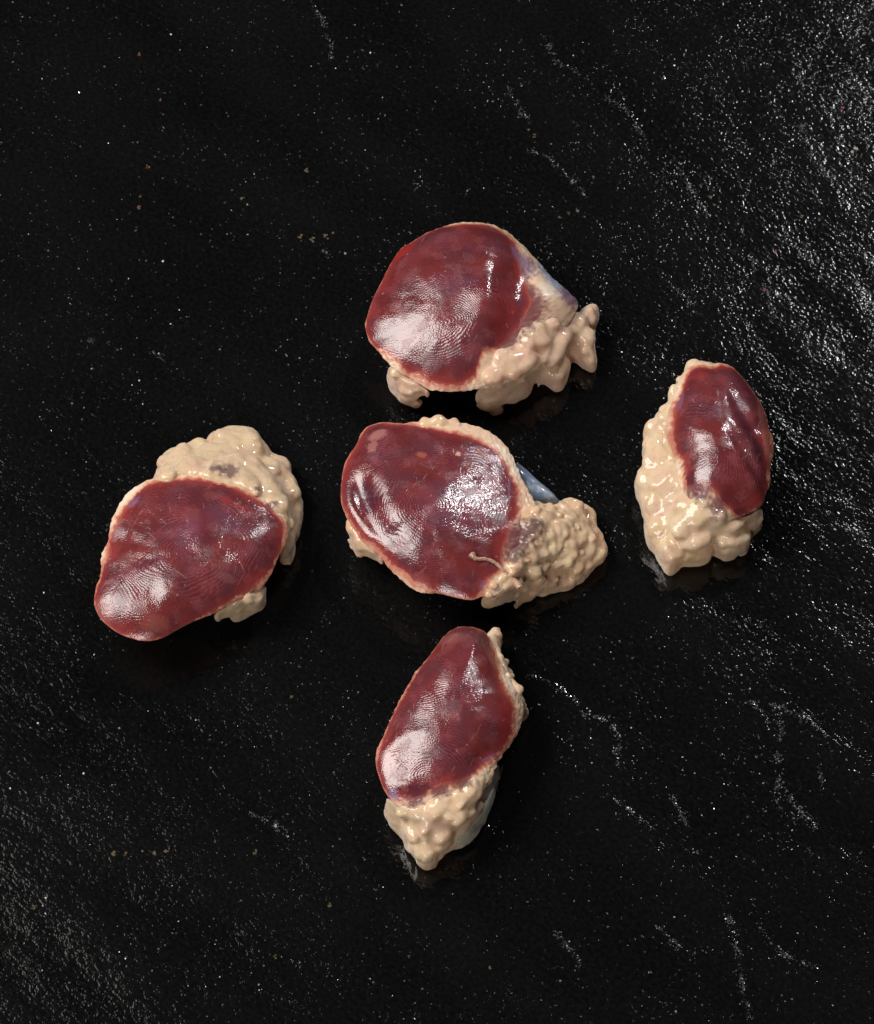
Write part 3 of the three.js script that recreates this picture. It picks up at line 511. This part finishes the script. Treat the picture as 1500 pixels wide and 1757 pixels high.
    if (bead > 0.9) {                                        // a heap of small beads
      pass(Math.round(area * 4), f.lobe * 0.8, f.lobe * 1.6, 0.6, 0.85, 0.9);
      placed.length = 0;
      pass(Math.round(area * 2), f.lobe * 0.4, f.lobe * 0.8, 1.0, 0.85, 0.6);
    } else {                                                 // broad soft lobes with creases between them
      pass(Math.round(area * 3), f.lobe * 0.7, f.lobe * 1.3, 0.7, f.sink ?? 0.6, 1.5);
      placed.length = 0;
      pass(Math.round(area * 0.6), f.lobe * 0.3, f.lobe * 0.55, 1.9, (f.sink ?? 0.6) + 0.05, 1.1);
    }
    // free edge: lobes all along the outline, from the slate up
    for (let e = 0; e < pts.length; e++) {
      const [ax, az] = pts[e], [bx, bz] = pts[(e + 1) % pts.length], len = Math.hypot(bx - ax, bz - az);
      for (let t = rnd(); t < len; t += (f.bead ?? 0.5) > 0.4 ? 1.5 + rnd() * 2 : 3 + rnd() * 3) {
        const x = mix(ax, bx, t / len), z = mix(az, bz, t / len), r = Math.min(1.6, f.lobe * (0.3 + 0.35 * rnd()));
        let nxv = bz - az, nzv = -(bx - ax); const l = Math.hypot(nxv, nzv) || 1; nxv /= l; nzv /= l;
        if (polygonDistance(pts, x + nxv * 0.4, z + nzv * 0.4) > 0) { nxv = -nxv; nzv = -nzv; }
        const s = bodyTop(g, x, z)[1];
        if (s < 1.02) continue;
        const y = mix(0.6 * r, height(x, z, 1) * 0.8, rnd());
        lobe(x + nxv * r * 0.85, y, z + nzv * r * 0.85, r * (1.1 + 0.7 * rnd()), r, r, Math.atan2(bz - az, bx - ax), (rnd() - 0.5) * 0.8, 1.4);
      }
    }
  }
  // fine unevenness
  for (let k = 0; k <= nz; k++) for (let j = 0; j <= ny; j++) for (let i = 0; i <= nx; i++) {
    const n = at(i, j, k); if (field[n] > 1.2 || (field[n] < -2.5 && clip[k * (nx + 1) + i] < -4)) continue;
    const x = x0 + i * cell, y = y0 + j * cell, z = z0 + k * cell;
    field[n] += 0.13 * n3(x * 0.4 + f.seed, y * 0.4, z * 0.4) + (f.lobe ? 0.025 : 0.015) * n3(x * 1.5, y * 1.5 + f.seed, z * 1.5);
    if (f.lobe && Math.abs(field[n]) < 1) field[n] += (0.03 + 0.1 * (f.bead ?? 0.5)) * Math.exp(-septa(x + 0.5 * n3(x * 0.4, y * 0.4, z * 0.4), y, z + 0.5 * n3(z * 0.4, x * 0.4, y * 0.4), f.septa ?? 4.6, f.seed) / 0.4) - 0.03;
    if (f.lobe) { const c = clip[k * (nx + 1) + i] - 0.75 - 0.25 * n2(x * 0.6, z * 0.6 + f.seed), h = Math.max(1.2 - Math.abs(field[n] - c), 0) / 1.2; field[n] = Math.max(field[n], c) + h * h * 0.3; }
    if (y < 0.02) field[n] = Math.max(field[n], 0.02 - y);    // it lies on the slate
  }
  for (let pass = 0; pass < 2; pass++) {                      // soften
    const copy = field.map((v) => Math.max(-2, Math.min(2, v)));
    for (let k = 1; k < nz; k++) for (let j = 1; j < ny; j++) for (let i = 1; i < nx; i++) {
      const n = at(i, j, k); if (Math.abs(copy[n]) > 1.2) continue;
      field[n] = 0.4 * copy[n] + 0.1 * (copy[n - 1] + copy[n + 1] + copy[at(i, j - 1, k)] + copy[at(i, j + 1, k)] + copy[at(i, j, k - 1)] + copy[at(i, j, k + 1)]);
    }
  }
  // surface nets
  const verts = [], cellOf = new Int32Array((nx + 1) * (ny + 1) * (nz + 1)).fill(-1), index = [];
  for (let k = 0; k < nz; k++) for (let j = 0; j < ny; j++) for (let i = 0; i < nx; i++) {
    let mask = 0; const v = [];
    for (let c = 0; c < 8; c++) { const d = field[at(i + (c & 1), j + ((c >> 1) & 1), k + (c >> 2))]; v.push(d); if (d < 0) mask |= 1 << c; }
    if (mask === 0 || mask === 255) continue;
    let sx = 0, sy = 0, sz = 0, n = 0;
    for (const [a, b, ax] of NET) {
      if ((v[a] < 0) === (v[b] < 0)) continue;
      const t = v[a] / (v[a] - v[b]);
      sx += (a & 1) + (ax === 0 ? t : 0); sy += ((a >> 1) & 1) + (ax === 1 ? t : 0); sz += (a >> 2) + (ax === 2 ? t : 0); n++;
    }
    cellOf[at(i, j, k)] = verts.length / 3;
    verts.push(x0 + (i + sx / n) * cell, y0 + (j + sy / n) * cell, z0 + (k + sz / n) * cell);
  }
  for (let k = 1; k < nz; k++) for (let j = 1; j < ny; j++) for (let i = 1; i < nx; i++) {
    const d0 = field[at(i, j, k)] < 0;
    const quad = (a, b, c, d, flip) => { if (Math.min(a, b, c, d) < 0) return; if (flip) index.push(a, c, b, a, d, c); else index.push(a, b, c, a, c, d); };
    if (d0 !== field[at(i + 1, j, k)] < 0) quad(cellOf[at(i, j - 1, k - 1)], cellOf[at(i, j, k - 1)], cellOf[at(i, j, k)], cellOf[at(i, j - 1, k)], !d0);
    if (d0 !== field[at(i, j + 1, k)] < 0) quad(cellOf[at(i - 1, j, k - 1)], cellOf[at(i - 1, j, k)], cellOf[at(i, j, k)], cellOf[at(i, j, k - 1)], !d0);
    if (d0 !== field[at(i, j, k + 1)] < 0) quad(cellOf[at(i - 1, j - 1, k)], cellOf[at(i, j - 1, k)], cellOf[at(i, j, k)], cellOf[at(i - 1, j, k)], !d0);
  }
  // keep the one connected piece
  const root = Int32Array.from({ length: verts.length / 3 }, (_, i) => i), find = (i) => { while (root[i] !== i) i = root[i] = root[root[i]]; return i; };
  for (let i = 0; i < index.length; i += 3) { const a = find(index[i]); root[find(index[i + 1])] = a; root[find(index[i + 2])] = a; }
  const size = new Map(); for (let i = 0; i < root.length; i++) { const r = find(i); size.set(r, (size.get(r) || 0) + 1); }
  const main = [...size].sort((a, b) => b[1] - a[1])[0][0], kept = [];
  for (let i = 0; i < index.length; i += 3) if (find(index[i]) === main) kept.push(index[i], index[i + 1], index[i + 2]);
  const colour = [];
  for (let v = 0; v < verts.length; v += 3) {
    const x = verts[v], y = verts[v + 1], z = verts[v + 2];
    const m = n3(x * 0.16 + f.seed, y * 0.16, z * 0.16), q = n3(x * 0.6, y * 0.6 + f.seed, z * 0.6), s = n3(x * 2.2, y * 2.2, z * 2.2);
    let c;
    if (f.kind === 'membrane') { const line = n3((x + z) * 0.25, y * 0.4, (x - z) * 1.8); c = mix3(mix3([0.11, 0.15, 0.22], [0.25, 0.28, 0.33], sstep(-0.2, 0.6, m + 0.4 * q)), [0.42, 0.42, 0.44], 0.5 * sstep(0.35, 0.8, line)); }
    else if (f.kind === 'pouch') c = mix3([0.68, 0.60, 0.46], [0.46, 0.45, 0.42], sstep(-0.1, 0.7, m + 0.3 * q));
    else {
      c = mix3(look.fat[0], look.fat[1], sstep(-0.5, 0.5, m));
      c = mix3(c, [0.85, 0.70, 0.50], 0.35 * sstep(0.1, 0.7, q));
      c = mix3(c, [0.76, 0.47, 0.36], 0.4 * sstep(0.05, 0.6, n3(x * 0.11 + 200, y * 0.11, z * 0.11 + f.seed)));   // pinker
      c = mix3(c, [0.84, 0.68, 0.40], 0.4 * sstep(0.1, 0.6, n3(x * 0.14 + 300, y * 0.14, z * 0.14 + f.seed)));   // yellower
      const vein = 1 - Math.abs(n3(x * 0.23 + 60, y * 0.23, z * 0.23 + f.seed)) * 9 - 0.4 * (q + 0.3);
      if (vein > 0) c = mix3(c, [0.45, 0.17, 0.09], 0.3 * Math.min(1, vein));
      c = mix3(c, [0.64, 0.44, 0.30], 0.2 * sstep(0.3, 0.8, s));
    }
    for (const [dx, dz, r] of (g.marks.dark || [])) {         // flesh showing purple-brown through thin tissue, as the photograph shows it
      if (f.kind !== 'fat') break;
      const d = Math.hypot(x - dx, z - dz) / r + 0.35 * q + 0.2 * s;
      if (d < 1.1) c = mix3(c, [0.15, 0.062, 0.066], 0.85 * (1 - sstep(0.35, 1.1, d)));
    }
    colour.push(...c);
  }
  const geo = new THREE.BufferGeometry();
  geo.setAttribute('position', new THREE.BufferAttribute(new Float32Array(verts.map((v) => v * MM)), 3));
  geo.setAttribute('color', new THREE.BufferAttribute(new Float32Array(colour), 3));
  geo.setIndex(kept); geo.computeVertexNormals();
  add({ fat: 'fat', membrane: 'membrane', pouch: 'fat_pouch' }[f.kind], geo, f.kind === 'membrane' ? membraneMaterial : fatMaterial, group);
}
const NET = [];
for (let c = 0; c < 8; c++) for (let a = 0; a < 3; a++) if (!(c & (1 << a))) NET.push([c, c | (1 << a), a]);
const fatMaterial = new THREE.MeshPhysicalMaterial({ vertexColors: true, roughness: 1, transmission: 0.42, thickness: 0, clearcoat: 1, clearcoatRoughness: 0.08 });
const membraneMaterial = new THREE.MeshPhysicalMaterial({ vertexColors: true, roughness: 0.16, ior: 1.5 });

buildSlate();

const LOOKS = {
  top: { label: 'raw gizzard with blue-edged tendon and a ragged fat flap ending in a notched tail', seed: 1, gloss: 0.14, whorl: [0, 4, 1.3, 0], fat: [[0.80, 0.57, 0.41], [0.78, 0.52, 0.36]] },
  centre: { label: 'raw gizzard with a beaded fat tail, a loose sinew and a small violet ring', seed: 2, gloss: 0.14, whorl: [2, 0, 1.1, 0.3], fat: [[0.81, 0.58, 0.37], [0.80, 0.53, 0.31]] },
  left: { label: 'raw gizzard capped by one broad smooth collar of tan fat', seed: 3, gloss: 0.14, whorl: [-2, -1, 1.0, 0], fat: [[0.74, 0.54, 0.33], [0.70, 0.51, 0.33]] },
  right: { label: 'small raw gizzard wrapped by thick fat along one whole side and its end', seed: 4, gloss: 0.14, whorl: [-6, 4, 1.2, 0.6], fat: [[0.80, 0.59, 0.36], [0.82, 0.64, 0.44]] },
  bottom: { label: 'narrow raw gizzard ending in a pointed yellowish tip of fat', seed: 5, gloss: 0.14, whorl: [-4, 12, 1.3, 0], fat: [[0.82, 0.59, 0.38], [0.84, 0.63, 0.42]] },
};
let count = 0;
for (const [key, g] of Object.entries(GIZZARDS)) {
  const look = LOOKS[key], group = new THREE.Group();
  group.name = 'gizzard' + (count ? '_' + String(count).padStart(3, '0') : ''); count++;
  group.position.set(g.c[0] * MM, 0, g.c[1] * MM);
  group.userData = { label: look.label, category: 'gizzard', group: 'raw gizzards lying on the slate' };
  scene.add(group);
  buildMuscle(g, look, group);
  for (const f of g.fat) buildTissue(g, f, look, group);
  if (g.marks.sinew) {                                       // a loose string of sinew, thicker at its free end
    const curve = new THREE.CatmullRomCurve3(g.marks.sinew.map(([x, z], i) => new THREE.Vector3(x * MM, (bodyTop(g, x, z)[0] + (i < 2 ? 0.35 : 0.12)) * MM, z * MM)));
    const geo = new THREE.TubeGeometry(curve, 90, 0.38 * MM, 12), p = geo.attributes.position, c = [];
    for (let i = 0; i <= 90; i++) for (let j = 0; j <= 12; j++) {
      const k = i * 13 + j, f = i / 90, mid = curve.getPointAt(f), w = 1 + 1.1 * Math.exp(-((f - 0.02) ** 2) / 0.004) + 0.9 * sstep(0.6, 1, f) + 0.25 * n2(f * 14, j * 0.3), end = i === 0 ? 0.05 : i === 1 ? 0.6 : 1;
      p.setXYZ(k, mid.x + (p.getX(k) - mid.x) * w * end, mid.y + (p.getY(k) - mid.y) * w * end, mid.z + (p.getZ(k) - mid.z) * w * end);
      c.push(...mix3([0.62, 0.40, 0.27], [0.55, 0.30, 0.19], 0.5 + 0.5 * n2(f * 20, 3)));
    }
    geo.setAttribute('color', new THREE.BufferAttribute(new Float32Array(c), 3)); geo.computeVertexNormals();
    add('sinew', geo, fatMaterial, group);
  }
}

scene.traverse((o) => { if (o.isMesh) { o.castShadow = true; o.receiveShadow = true; } });
renderer.render(scene, camera);
